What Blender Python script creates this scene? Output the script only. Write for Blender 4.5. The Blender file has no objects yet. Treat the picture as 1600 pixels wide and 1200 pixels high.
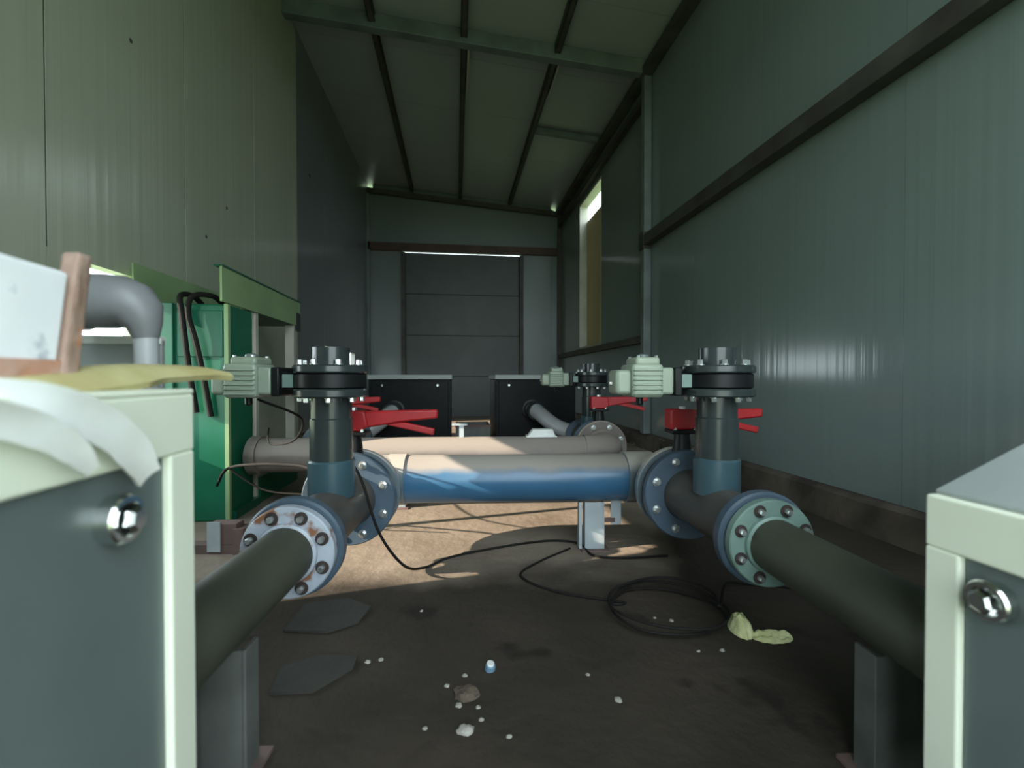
import bpy, math, random
from mathutils import Vector, Matrix, noise
random.seed(7)
S = bpy.context.scene
COL = S.collection
R = math.radians

# ------------------------------------------------------------------ camera
cam_d = bpy.data.cameras.new('camera')
cam_d.sensor_width = 36.0
cam_d.lens = 36.0 * 720 / 1600
cam_d.clip_start = 0.02
cam_d.dof.use_dof = True
cam_d.dof.focus_distance = 1.7
cam_d.dof.aperture_fstop = 2.8
cam = bpy.data.objects.new('camera', cam_d)
COL.objects.link(cam)
cam.location = (0, 0, 0.683)
cam.rotation_euler = (R(90) - math.atan(10 / 720), 0, -math.atan(88 / 720))
S.camera = cam

# ------------------------------------------------------------------ world, sun, daylight portals
W = bpy.data.worlds.new('world')
S.world = W
W.use_nodes = True
nt = W.node_tree
bg = nt.nodes['Background']
bg.inputs['Color'].default_value = (0.82, 0.95, 1.0, 1)
bg.inputs['Strength'].default_value = 1.0
sun_d = bpy.data.lights.new('sun', 'SUN')
sun_d.energy = 2.3
sun_d.angle = R(0.6)
sun_d.color = (1.0, 0.86, 0.68)
sun = bpy.data.objects.new('sun', sun_d)
COL.objects.link(sun)
el, az = R(24), R(11)
sun.rotation_euler = Vector((math.cos(el) * math.cos(az), math.cos(el) * math.sin(az), -math.sin(el))).to_track_quat('-Z', 'Y').to_euler()
def portal(loc, rot, sx, sy):
    d = bpy.data.lights.new('daylight_portal', 'AREA')
    d.shape = 'RECTANGLE'; d.size = sx; d.size_y = sy
    d.cycles.is_portal = True
    o = bpy.data.objects.new('daylight_portal', d)
    o.location = loc; o.rotation_euler = rot
    COL.objects.link(o)
XL, XR, YB, YF = -1.47, 1.84, 8.0, -.64          # inner faces of the shed
DOOR = (-.35, 1.55, 0.0, 3.3)                    # open doorway behind the camera: x0 x1 z0 z1
OPA = (1.95, 2.34, 0.42, 1.145)                  # unglazed openings in the left wall: y0 y1 z0 z1
OPA2 = (1.28, 1.92, 0.42, 1.05)
OPB = (5.45, 7.0, 0.62, 1.04)                    # low opening further down the left wall
WIN = (5.69, 6.75, 1.10, 3.25)                   # tall window in the right wall
portal(((DOOR[0] + DOOR[1]) / 2, YF - .06, DOOR[3] / 2), (R(90), 0, 0), DOOR[1] - DOOR[0], DOOR[3])
portal((XL - .06, (OPA[0] + OPA[1]) / 2, (OPA[2] + OPA[3]) / 2), (R(90), 0, R(-90)), OPA[1] - OPA[0], OPA[3] - OPA[2])
portal((XL - .06, (OPA2[0] + OPA2[1]) / 2, (OPA2[2] + OPA2[3]) / 2), (R(90), 0, R(-90)), OPA2[1] - OPA2[0], OPA2[3] - OPA2[2])
portal((XL - .06, (OPB[0] + OPB[1]) / 2, (OPB[2] + OPB[3]) / 2), (R(90), 0, R(-90)), OPB[1] - OPB[0], OPB[3] - OPB[2])
portal((XR + .16, (WIN[0] + WIN[1]) / 2, (WIN[2] + WIN[3]) / 2), (R(90), 0, R(90)), WIN[1] - WIN[0], WIN[3] - WIN[2])
S.view_settings.view_transform = 'Standard'
S.view_settings.look = 'None'
S.view_settings.gamma = 1.0
S.view_settings.use_curve_mapping = False
S.view_settings.exposure = 2.65
S.cycles.caustics_reflective = False
S.cycles.caustics_refractive = False

# ------------------------------------------------------------------ materials
def ramp(n, stops):
    e = n.color_ramp.elements
    while len(e) > len(stops): e.remove(e[-1])
    while len(e) < len(stops): e.new(0.5)
    for q, (p, c) in zip(e, stops):
        q.position = p; q.color = (*c, 1)
def mat(name, c, rough=.5, metal=0., c2=None, nscale=6., rvar=.1, bump=0., bscale=None, stretch=(1, 1, 1), spots=None, spec=.5, world=False, coat=0., thr=(.35, .65)):
    """Principled material: two-tone noise colour, roughness variation, bump; spots = (colour, scale, threshold)."""
    m = bpy.data.materials.new(name); m.use_nodes = True
    t = m.node_tree; N, L = t.nodes, t.links
    b = N['Principled BSDF']
    b.inputs['Metallic'].default_value = metal
    b.inputs['Specular IOR Level'].default_value = spec
    b.inputs['Coat Weight'].default_value = coat
    mp = N.new('ShaderNodeMapping')
    mp.inputs['Scale'].default_value = stretch
    if world:
        g = N.new('ShaderNodeNewGeometry'); L.new(g.outputs['Position'], mp.inputs['Vector'])
    else:
        g = N.new('ShaderNodeTexCoord'); L.new(g.outputs['Object'], mp.inputs['Vector'])
    n = N.new('ShaderNodeTexNoise'); n.inputs['Scale'].default_value = nscale
    n.inputs['Detail'].default_value = 6
    L.new(mp.outputs[0], n.inputs['Vector'])
    rp = N.new('ShaderNodeValToRGB')
    c2 = c2 or tuple(x * .8 for x in c)
    ramp(rp, [(thr[0], c2), (thr[1], c)])
    L.new(n.outputs['Fac'], rp.inputs['Fac'])
    out = rp.outputs['Color']
    if spots:
        sc, ss, st = spots
        n2 = N.new('ShaderNodeTexNoise'); n2.inputs['Scale'].default_value = ss; n2.inputs['Detail'].default_value = 8
        L.new(mp.outputs[0], n2.inputs['Vector'])
        r2 = N.new('ShaderNodeValToRGB'); ramp(r2, [(st, (0, 0, 0)), (st + .06, (1, 1, 1))])
        L.new(n2.outputs['Fac'], r2.inputs['Fac'])
        mx = N.new('ShaderNodeMix'); mx.data_type = 'RGBA'
        L.new(r2.outputs['Color'], mx.inputs['Factor'])
        L.new(out, mx.inputs['A']); mx.inputs['B'].default_value = (*sc, 1)
        out = mx.outputs['Result']
    L.new(out, b.inputs['Base Color'])
    mr = N.new('ShaderNodeMapRange')
    mr.inputs['To Min'].default_value = max(.03, rough - rvar); mr.inputs['To Max'].default_value = min(1, rough + rvar)
    L.new(n.outputs['Fac'], mr.inputs['Value']); L.new(mr.outputs[0], b.inputs['Roughness'])
    if bump:
        n3 = N.new('ShaderNodeTexNoise'); n3.inputs['Scale'].default_value = bscale or nscale * 4; n3.inputs['Detail'].default_value = 5
        L.new(mp.outputs[0], n3.inputs['Vector'])
        bp = N.new('ShaderNodeBump'); bp.inputs['Strength'].default_value = bump; bp.inputs['Distance'].default_value = .01
        L.new(n3.outputs['Fac'], bp.inputs['Height']); L.new(bp.outputs[0], b.inputs['Normal'])
    return m
def panel_mat(name, c, axis, rough=.24, bump=.12):
    """painted steel sandwich panel with fine ribs running vertically; axis = the world axis across the ribs"""
    m = mat(name, c, rough, c2=tuple(x * .94 for x in c), nscale=1.6, rvar=.05, world=True, spec=.6)
    t = m.node_tree; N, L = t.nodes, t.links; b = N['Principled BSDF']
    g = N.new('ShaderNodeNewGeometry'); sp = N.new('ShaderNodeSeparateXYZ'); L.new(g.outputs['Position'], sp.inputs[0])
    cb = N.new('ShaderNodeCombineXYZ'); L.new(sp.outputs[axis], cb.inputs['X'])
    mz = N.new('ShaderNodeMath'); mz.operation = 'MULTIPLY'; mz.inputs[1].default_value = .012
    L.new(sp.outputs['Y' if axis == 'Z' else 'Z'], mz.inputs[0]); L.new(mz.outputs[0], cb.inputs['Y'])
    n = N.new('ShaderNodeTexNoise'); n.inputs['Scale'].default_value = 17; n.inputs['Detail'].default_value = 3
    L.new(cb.outputs[0], n.inputs['Vector'])
    bp = N.new('ShaderNodeBump'); bp.inputs['Strength'].default_value = bump; bp.inputs['Distance'].default_value = .012
    L.new(n.outputs['Fac'], bp.inputs['Height']); L.new(bp.outputs[0], b.inputs['Normal'])
    return m
M = {}
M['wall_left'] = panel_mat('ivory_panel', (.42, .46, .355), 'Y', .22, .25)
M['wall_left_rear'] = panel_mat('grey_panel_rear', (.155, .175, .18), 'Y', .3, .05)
M['wall_right'] = panel_mat('grey_panel_side', (.185, .235, .225), 'Y', .16, .2)
M['wall_back'] = panel_mat('grey_panel_end', (.17, .21, .21), 'X', .3)
M['roof'] = panel_mat('roof_panel_paint', (.38, .43, .41), 'Y', .38, .06)
M['door'] = mat('door_board_paint', (.075, .09, .088), .45, nscale=3, world=True)
M['beam'] = mat('primer_steel', (.085, .085, .075), .6, .2, c2=(.05, .045, .04), nscale=5, bump=.1)
M['beam_grey'] = mat('grey_primer_steel', (.20, .25, .24), .55, .2, c2=(.13, .16, .155), nscale=4, bump=.1)
M['rust_beam'] = mat('red_primer_steel', (.10, .055, .045), .65, .1, c2=(.06, .04, .035), nscale=5)
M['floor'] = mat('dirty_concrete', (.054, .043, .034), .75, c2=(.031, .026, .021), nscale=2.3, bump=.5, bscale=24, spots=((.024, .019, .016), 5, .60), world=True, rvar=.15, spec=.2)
def paint_sun_patch(m):
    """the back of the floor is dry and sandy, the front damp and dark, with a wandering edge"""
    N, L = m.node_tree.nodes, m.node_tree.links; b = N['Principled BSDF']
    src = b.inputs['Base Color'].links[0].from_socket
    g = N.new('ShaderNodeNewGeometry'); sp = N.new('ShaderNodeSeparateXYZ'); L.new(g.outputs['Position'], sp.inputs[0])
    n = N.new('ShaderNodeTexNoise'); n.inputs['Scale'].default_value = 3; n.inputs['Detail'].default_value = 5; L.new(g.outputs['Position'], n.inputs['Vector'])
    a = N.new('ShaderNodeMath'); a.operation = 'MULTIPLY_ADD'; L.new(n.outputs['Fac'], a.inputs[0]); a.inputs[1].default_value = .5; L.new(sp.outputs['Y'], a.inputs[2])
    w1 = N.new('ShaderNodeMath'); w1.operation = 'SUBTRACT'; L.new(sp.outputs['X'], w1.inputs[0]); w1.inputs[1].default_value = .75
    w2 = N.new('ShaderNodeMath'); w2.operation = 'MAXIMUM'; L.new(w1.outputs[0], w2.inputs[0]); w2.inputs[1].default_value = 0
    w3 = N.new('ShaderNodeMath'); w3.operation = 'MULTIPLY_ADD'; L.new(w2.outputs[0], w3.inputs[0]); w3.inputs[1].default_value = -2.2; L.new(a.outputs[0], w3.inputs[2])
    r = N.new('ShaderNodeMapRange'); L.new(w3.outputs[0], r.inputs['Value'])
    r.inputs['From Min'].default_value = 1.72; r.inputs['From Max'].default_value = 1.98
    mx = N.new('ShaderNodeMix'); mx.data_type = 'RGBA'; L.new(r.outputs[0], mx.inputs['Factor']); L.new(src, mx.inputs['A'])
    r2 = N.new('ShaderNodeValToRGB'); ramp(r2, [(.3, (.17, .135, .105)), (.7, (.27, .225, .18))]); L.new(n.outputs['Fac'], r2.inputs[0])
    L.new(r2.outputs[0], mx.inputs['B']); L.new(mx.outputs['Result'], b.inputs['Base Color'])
paint_sun_patch(M['floor'])  # paler floor colour strengthens the sunlit patch; the shaded rest stays dark
M['kerb'] = mat('kerb_concrete', (.12, .10, .08), .85, c2=(.045, .038, .032), nscale=4, bump=.8, bscale=16, spots=((.22, .18, .14), 7, .62), world=True, spec=.2)
M['grass'] = mat('grass', (.20, .25, .12), .9, c2=(.14, .18, .09), nscale=3, world=True)
M['pvc_blue'] = mat('blue_grey_pvc', (.06, .16, .27), .3, c2=(.05, .13, .22), nscale=5, bump=.03)
M['pvc_grey'] = mat('dark_grey_pvc', (.032, .042, .042), .2, c2=(.024, .032, .032), nscale=6, rvar=.04, bump=.02)
M['pvc_tee'] = mat('dusty_grey_pvc', (.085, .078, .068), .5, c2=(.048, .047, .045), nscale=9, rvar=.12, bump=.06)
M['pvc_green'] = mat('olive_grey_pvc', (.06, .064, .045), .6, c2=(.038, .042, .031), nscale=4, rvar=.1, bump=.05)
M['pvc_dusty'] = mat('dust_covered_pvc', (.40, .36, .32), .7, c2=(.27, .25, .235), nscale=5, bump=.08)
M['flange_blue'] = mat('blue_flange', (.065, .10, .14), .42, c2=(.05, .075, .105), nscale=8, bump=.04)
M['flange_worn'] = mat('rusted_flange', (.42, .46, .53), .5, c2=(.28, .32, .38), nscale=9, bump=.15, spots=((.20, .09, .045), 13, .56))
M['flange_teal'] = mat('teal_flange', (.17, .26, .225), .42, c2=(.11, .17, .15), nscale=9, bump=.06)
M['black'] = mat('black_rubber', (.008, .009, .010), .4, c2=(.005, .0055, .006), nscale=9, spec=.25)
M['hole'] = mat('dark_slot', (.03, .02, .018), .7)
M['bolt'] = mat('zinc_bolt', (.70, .72, .72), .3, .85, c2=(.5, .52, .52), nscale=30)
M['chrome'] = mat('chrome', (.80, .82, .80), .16, 1., c2=(.7, .72, .7), nscale=20, rvar=.04)
M['red'] = mat('red_lever', (.38, .014, .02), .45, c2=(.30, .012, .016), nscale=8)
M['actuator'] = mat('sage_enamel', (.29, .34, .26), .4, c2=(.23, .28, .215), nscale=9, bump=.04)
M['cabinet'] = mat('cream_enamel', (.84, .88, .73), .42, c2=(.80, .84, .69), nscale=3, spots=((.42, .42, .30), 9, .70))
M['cabinet_top'] = mat('grey_lid_enamel', (.33, .36, .35), .55, c2=(.28, .31, .30), nscale=5, spots=((.40, .36, .24), 4, .66))
M['slate'] = mat('slate_panel', (.13, .165, .16), .38, c2=(.11, .14, .135), nscale=4, bump=.03)
M['slate_dark'] = mat('black_panel', (.006, .0075, .009), .45, c2=(.005, .006, .007), nscale=4, spec=.15)
M['white_paint'] = mat('worn_white_paint', (.93, .94, .95), .45, c2=(.86, .88, .92), nscale=7, bump=.12, spots=((.50, .53, .60), 16, .60))
M['rust'] = mat('orange_rust', (.40, .28, .23), .8, c2=(.24, .15, .11), nscale=18, bump=.4, spots=((.50, .20, .08), 14, .62))
M['rust_edge'] = mat('flaking_orange_rust', (.55, .42, .40), .8, c2=(.50, .20, .08), nscale=12, bump=.3)
M['pipe_mid'] = mat('mid_grey_pvc', (.20, .205, .215), .4, c2=(.14, .145, .15), nscale=6)
M['foam'] = mat('yellowed_foam', (.56, .52, .27), .8, c2=(.38, .32, .13), nscale=9, bump=.2)
M['plastic'] = mat('dirty_white_plastic', (.80, .83, .82), .4, c2=(.66, .66, .62), nscale=9, spots=((.62, .48, .34), 7, .64))
M['pipe_light'] = mat('light_grey_pvc', (.40, .41, .42), .35, c2=(.30, .31, .32), nscale=5)
M['green'] = mat('green_enamel', (.010, .15, .08), .35, c2=(.008, .115, .06), nscale=4, rvar=.08)
M['green_dark'] = mat('dark_green_enamel', (.008, .12, .07), .4, c2=(.006, .09, .05), nscale=4)
M['green_pale'] = mat('pale_green_sheet', (.27, .40, .20), .45, c2=(.22, .33, .165), nscale=5)
M['steel_pale'] = mat('galvanised_steel', (.46, .52, .55), .5, .15, c2=(.36, .41, .44), nscale=9, spots=((.30, .22, .18), 14, .66))
M['steel_dull'] = mat('dull_painted_steel', (.12, .13, .12), .6, c2=(.075, .08, .075), nscale=9)
M['steel_rust'] = mat('rusty_angle_steel', (.17, .11, .10), .75, c2=(.10, .07, .065), nscale=9, bump=.2)
M['post'] = mat('cream_post', (.52, .52, .44), .5, nscale=5)
M['cable'] = mat('black_cable', (.012, .011, .010), .75, nscale=20, spec=.2)
M['glove'] = mat('yellow_green_cloth', (.66, .68, .38), .85, c2=(.50, .52, .25), nscale=30, bump=.3)
M['cap'] = mat('blue_plastic', (.14, .24, .34), .4)
M['stone'] = mat('pale_stone', (.36, .34, .31), .85, nscale=40, bump=.4)
M['clod'] = mat('dry_mud', (.10, .075, .055), .95, nscale=30, bump=.5)
M['card'] = mat('damp_cardboard', (.034, .033, .028), .95, c2=(.025, .024, .02), nscale=12, bump=.2)
M['sheet'] = mat('beige_window_board', (.42, .37, .26), .6, c2=(.30, .27, .18), nscale=3, stretch=(1, 1, .25))
m = M['sheet']; t_ = m.node_tree
tr = t_.nodes.new('ShaderNodeBsdfTranslucent'); tr.inputs['Color'].default_value = (.30, .26, .16, 1)
ad = t_.nodes.new('ShaderNodeMixShader'); ad.inputs[0].default_value = .25
t_.links.new(t_.nodes['Principled BSDF'].outputs[0], ad.inputs[1]); t_.links.new(tr.outputs[0], ad.inputs[2])
t_.links.new(ad.outputs[0], t_.nodes['Material Output'].inputs[0])

# ------------------------------------------------------------------ mesh helpers
class MB:
    def __init__(s): s.v = []; s.f = []
    def add(s, vs, fs):
        k = len(s.v); s.v += [tuple(p) for p in vs]; s.f += [tuple(i + k for i in q) for q in fs]; return s
    def box(s, x0, x1, y0, y1, z0, z1):
        return s.add([(x0, y0, z0), (x1, y0, z0), (x1, y1, z0), (x0, y1, z0), (x0, y0, z1), (x1, y0, z1), (x1, y1, z1), (x0, y1, z1)],
                     [(0, 3, 2, 1), (4, 5, 6, 7), (0, 1, 5, 4), (1, 2, 6, 5), (2, 3, 7, 6), (3, 0, 4, 7)])
    def hexa(s, c):   # eight corners in the box order
        return s.add(c, [(0, 3, 2, 1), (4, 5, 6, 7), (0, 1, 5, 4), (1, 2, 6, 5), (2, 3, 7, 6), (3, 0, 4, 7)])
    def bar(s, p0, p1, w, h, up=(0, 0, 1)):
        p0, p1 = Vector(p0), Vector(p1); d = (p1 - p0).normalized(); a = d.cross(Vector(up)).normalized(); b = a.cross(d)
        c = []
        for p in (p0, p1):
            for q in (-1, 1):
                for r in (-1, 1): c.append(p + a * q * w / 2 + b * r * h / 2)
        return s.add(c, [(0, 2, 3, 1), (4, 5, 7, 6), (0, 1, 5, 4), (2, 6, 7, 3), (0, 4, 6, 2), (1, 3, 7, 5)])
    def prism(s, poly, axis, a0, a1):
        """poly in the plane across axis; extruded from a0 to a1"""
        def P(p, a): return {'X': (a, p[0], p[1]), 'Y': (p[0], a, p[1]), 'Z': (p[0], p[1], a)}[axis]
        n = len(poly)
        vs = [P(p, a0) for p in poly] + [P(p, a1) for p in poly]
        fs = [tuple(range(n))[::-1], tuple(range(n, 2 * n))] + [(i, (i + 1) % n, n + (i + 1) % n, n + i) for i in range(n)]
        return s.add(vs, fs)
    def lathe(s, p0, axis, prof, n=40, caps=True):
        """prof: list of (distance along axis, radius)"""
        p0 = Vector(p0); d = Vector(axis).normalized()
        u = d.orthogonal().normalized(); w = d.cross(u)
        vs = []; fs = []
        for (a, r) in prof:
            for i in range(n):
                t = 2 * math.pi * (i + .5) / n
                vs.append(p0 + d * a + (u * math.cos(t) + w * math.sin(t)) * r)
        for k in range(len(prof) - 1):
            for i in range(n):
                j = (i + 1) % n
                fs.append((k * n + i, k * n + j, (k + 1) * n + j, (k + 1) * n + i))
        if caps:
            fs.append(tuple(range(n))[::-1]); fs.append(tuple(range((len(prof) - 1) * n, len(prof) * n)))
        return s.add(vs, fs)
    def ring(s, p0, axis, ro, ri, t, n=40, bev=.004):
        """flange ring with a bore"""
        return s.lathe(p0, axis, [(0, ri), (0, ro - bev), (bev, ro), (t - bev, ro), (t, ro - bev), (t, ri), (0, ri)], n, False)
    def tube(s, pts, r, n=12, caps=True):
        pts = [Vector(p) for p in pts]; vs = []; fs = []
        rr = r if isinstance(r, (list, tuple)) else [r] * len(pts)
        u = None
        for i, p in enumerate(pts):
            d = (pts[min(i + 1, len(pts) - 1)] - pts[max(i - 1, 0)]).normalized()
            u = d.orthogonal().normalized() if u is None else (u - d * u.dot(d)).normalized()
            w = d.cross(u)
            for k in range(n):
                t = 2 * math.pi * k / n
                vs.append(p + (u * math.cos(t) + w * math.sin(t)) * rr[i])
        for i in range(len(pts) - 1):
            for k in range(n):
                j = (k + 1) % n
                fs.append((i * n + k, i * n + j, (i + 1) * n + j, (i + 1) * n + k))
        if caps:
            fs.append(tuple(range(n))[::-1]); fs.append(tuple(range((len(pts) - 1) * n, len(pts) * n)))
        return s.add(vs, fs)
    def build(s, name, mt, parent=None, smooth=True, bevel=0., seg=2):
        me = bpy.data.meshes.new(name)
        me.from_pydata(s.v, [], s.f); me.validate(); me.update()
        me.materials.append(M[mt] if isinstance(mt, str) else mt)
        o = bpy.data.objects.new(name, me); COL.objects.link(o)
        if parent: o.parent = parent
        if smooth:
            me.shade_smooth(); me.set_sharp_from_angle(angle=R(32))
        if bevel:
            b = o.modifiers.new('bevel', 'BEVEL'); b.width = bevel; b.segments = seg; b.limit_method = 'ANGLE'; b.angle_limit = R(40)
        return o
def spline(P, n=10):
    P = [Vector(p) for p in P]; Q = [P[0] * 2 - P[1]] + P + [P[-1] * 2 - P[-2]]; out = []
    for i in range(1, len(Q) - 2):
        a, b, c, d = Q[i - 1:i + 3]
        for k in range(n):
            t = k / n
            out.append(.5 * (2 * b + (c - a) * t + (2 * a - 5 * b + 4 * c - d) * t * t + (3 * b - a - 3 * c + d) * t ** 3))
    out.append(P[-1]); return out
def thing(name, label, cat, loc=(0, 0, 0), rz=0., group=None):
    o = bpy.data.objects.new(name, None); o.empty_display_size = .05
    COL.objects.link(o); o.location = loc; o.rotation_euler = (0, 0, rz)
    return tag(o, label, cat, group)
def tag(o, label, cat, group=None):
    o['label'] = label; o['category'] = cat
    if group: o['group'] = group
    return o
def struct(o):
    o['kind'] = 'structure'; return o

# ------------------------------------------------------------------ the shed: floor, kerbs
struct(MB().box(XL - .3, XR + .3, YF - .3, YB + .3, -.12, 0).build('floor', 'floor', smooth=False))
g = MB().box(-60, 60, -60, 60, -.30, -.13).build('ground', 'grass', smooth=False); struct(g)
KZ = .15
k = MB()
ys = [YF + i * .25 for i in range(int((YB - YF) / .25) + 2)]
def kerb(name, x0, x1, inner):
    mb = MB(); n = len(ys); vs = []; fs = []
    for y in ys:
        j = .012 * noise.noise((y * 3, 1.7, x0)); q = .010 * noise.noise((y * 5, 9.1, x0))
        if inner == 'R': vs += [(x0 - .02 + j, y, 0), (x0 + j, y, KZ - .02 + q), (x0 + .03, y, KZ - .003), (x1, y, KZ - .003), (x1, y, 0)]
        else: vs += [(x1 + .02 - j, y, 0), (x1 - j, y, KZ - .02 + q), (x1 - .03, y, KZ - .003), (x0, y, KZ - .003), (x0, y, 0)]
    for i in range(n - 1):
        for q in range(5):
            r = (q + 1) % 5
            fs.append((i * 5 + q, i * 5 + r, (i + 1) * 5 + r, (i + 1) * 5 + q))
    fs += [(0, 1, 2, 3, 4), tuple((n - 1) * 5 + i for i in range(5))]
    mb.add(vs, fs)
    return struct(mb.build(name, 'kerb'))
kerb('baseboard_right', XR - .04, XR + .10, 'R')
def kerb_left():
    return kerb('baseboard_left', XL - .10, XL + .04, 'L')
kerb_left()

# ------------------------------------------------------------------ walls of upright sandwich panels
def zroof(x): return 3.93 + (x - XL) / (XR - XL) * (3.66 - 3.93)
def side_wall(name, x, sgn, ztop, joints, openings, mats, gv=.004):
    """sgn = +1 when the inside is towards +x; every panel is a child of the wall"""
    root = struct(bpy.data.objects.new(name, None)); COL.objects.link(root)
    for a, b in zip(joints[:-1], joints[1:]):
        mb = MB()
        def cell(y0, y1, z0, z1, gl, gr):
            for (d0, d1, g0, g1) in ((0, .012, gv if gl else 0, gv if gr else 0), (.012, .06, 0, 0)):
                xa, xb = x - sgn * d0, x - sgn * d1
                mb.box(min(xa, xb), max(xa, xb), y0 + g0, y1 - g1, z0, z1)
        cuts = sorted({a, b} | {q for o in openings for q in o[:2] if a < q < b})
        for y0, y1 in zip(cuts[:-1], cuts[1:]):
            ym = (y0 + y1) / 2; segs = [(KZ, ztop)]
            for o in openings:
                if o[0] < ym < o[1]:
                    segs = [s2 for (p, q) in segs for s2 in ((p, min(q, o[2])), (max(p, o[3]), q)) if s2[1] - s2[0] > .002]
            for z0, z1 in segs: cell(y0, y1, z0, z1, y0 == a, y1 == b)
        mb.build('panel', mats((a + b) / 2), root, smooth=False)
    return root
JL = [YF - .06, .07, .97, 1.87, 2.74, 3.62, 4.54, 5.44, 6.36, 7.26, YB + .06]
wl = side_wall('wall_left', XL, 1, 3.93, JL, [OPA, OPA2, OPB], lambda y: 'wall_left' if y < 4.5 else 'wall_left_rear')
JR = [YF - .06, -.1, .8, 1.7, 2.6, 3.4, 4.22, 5.1, 6.0, 6.9, YB + .06]
wr = side_wall('wall_right', XR, -1, 3.66, JR, [WIN], lambda y: 'wall_right', .0006)
for yj in JL[1:-1]:
    MB().box(XL - .012, XL - .003, yj - .0045, yj + .0045, 1.16 if OPA2[0] < yj < OPA[1] else KZ, 3.9).build('joint_seal', 'black', wl, smooth=False)
for yy, zz in ((2.32, 2.22), (2.95, 1.52), (3.2, 1.78)):
    MB().lathe((XL - .002, yy, zz), (1, 0, 0), [(0, .011), (.004, .010), (.007, .005)], 12).build('screw_head', 'beam', wl)
# back wall, panels over and beside a wide boarded door
DX0, DX1, DZ = -.877, 1.14, 2.80
wb = struct(bpy.data.objects.new('wall_back', None)); COL.objects.link(wb)
def back_panel(x0, x1, z0, cl=0., cr=0.):
    mb = MB()
    for (d0, d1, gp) in ((0, .012, .003), (.012, .06, 0)):
        xa, xb = x0 + gp, x1 - gp
        za, zb = zroof(xa) - cl, zroof(xb) - cr
        mb.hexa([(xa, YB + d0, z0), (xb, YB + d0, z0), (xb, YB + d1, z0), (xa, YB + d1, z0), (xa, YB + d0, za), (xb, YB + d0, zb), (xb, YB + d1, zb), (xa, YB + d1, za)])
    mb.build('panel', 'wall_back', wb, smooth=False)
back_panel(XL + .0, XL + .09, 0, .08, .06)           # a corner gap lets daylight in under the roof
back_panel(XL + .09, DX0, 0)
back_panel(DX0, .07, DZ + .02); back_panel(.07, DX1, DZ + .02)
back_panel(DX1, XR - .17, 0); back_panel(XR - .17, XR - .08, 0, .03, .07); back_panel(XR - .08, XR, 0)
# front wall behind the camera with the open doorway
wf = struct(bpy.data.objects.new('wall_front', None)); COL.objects.link(wf)
for (x0, x1, z0, z1) in ((XL, DOOR[0], 0, 3.9), (DOOR[0], DOOR[1], DOOR[3], 3.9), (DOOR[1], XR, 0, 3.9)):
    MB().box(x0, x1, YF - .06, YF, z0, min(z1, zroof(x1))).build('panel', 'wall_back', wf, smooth=False)

# door_1: horizontal boards
d1 = struct(bpy.data.objects.new('door_1', None)); COL.objects.link(d1); d1.location = (0, YB, 0)
nb = 4; bh = (DZ + .008) / nb
for i in range(nb):
    MB().box(DX0 + .035, DX1 - .035, .012, .045, .0 + i * bh + .003, (i + 1) * bh - .003).build('board', 'door', d1, smooth=False, bevel=.004, seg=1)
MB().box(DX0 + .03, DX1 - .03, .045, .06, 0, DZ + .013).build('door_backing', 'door', d1, smooth=False)
for x in (DX0, DX1):
    MB().box(x - .035, x + .035, -.05, .05, 0, DZ).build('door_post', 'beam', d1, smooth=False, bevel=.004)
MB().box(XL + .02, XR - .02, -.06, -.002, DZ + .02, DZ + .15).build('girt', 'rust_beam', wb, smooth=False).location = (0, YB, 0)
MB().box(XL + .001, XL + .05, YB - .06, YB - .002, 0, 3.85).build('corner_post', 'beam_grey', wb, smooth=False)
MB().box(XR - .06, XR - .001, YB - .07, YB - .002, 0, 3.6).build('corner_post', 'beam', wb, smooth=False)

# right wall framing
def cchan(p0, p1, w, h, t=.006, up=(0, 0, 1)):
    """open C section from p0 to p1"""
    mb = MB(); p0, p1 = Vector(p0), Vector(p1); d = (p1 - p0).normalized(); a = d.cross(Vector(up)).normalized(); b = a.cross(d)
    for (ca, cb, wa, wb_) in ((-w / 2 + t / 2, 0, t, h), (0, h / 2 - t / 2, w, t), (0, -h / 2 + t / 2, w, t), (w / 2 - t / 2, h / 2 - .012, t, .024), (w / 2 - t / 2, -h / 2 + .012, t, .024)):
        c = a * ca + b * cb
        mb.bar(p0 + c, p1 + c, wa, wb_, up)
    return mb
PY = 4.22
MB().box(XR - .075, XR - .002, PY - .04, PY + .04, KZ, 3.62).build('column', 'beam_grey', wr, smooth=False, bevel=.006)
MB().box(XR - .085, XR - .003, YF + .05, PY - .045, 1.93, 2.03).build('girt', 'beam', wr, smooth=False, bevel=.005)
MB().box(XR - .09, XR - .002, PY - .05, PY + .05, 1.90, 2.06).build('girt_bracket', 'beam', wr, smooth=False)
MB().box(XR - .06, XR - .002, PY + .045, YB - .08, 1.02, 1.09).build('girt', 'beam', wr, smooth=False, bevel=.004)
MB().box(XR - .10, XR - .002, YF + .05, YB - .02, 3.52, 3.60).build('eave_beam', 'beam', wr, smooth=False, bevel=.005)
MB().box(XR - .07, XR - .002, PY + .05, YB - .08, 3.31, 3.38).build('girt', 'beam', wr, smooth=False, bevel=.004)
# tall window with a board half across it
w1 = struct(bpy.data.objects.new('window_1', None)); COL.objects.link(w1); w1.location = (XR, 0, 0)
y0, y1, z0, z1 = WIN
for (a, b, c, d) in ((y0, y1, z0, z0 + .03), (y0, y1, z1 - .03, z1), (y0, y0 + .03, z0, z1), (y1 - .03, y1, z0, z1)):
    MB().box(.0, .13, a, b, c, d).build('window_frame', 'post', w1, smooth=False)
MB().box(.11, .118, y0 + .25, y1 - .03, z0 + .03, z1 - .25).build('window_board', 'sheet', w1, smooth=False)

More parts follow.
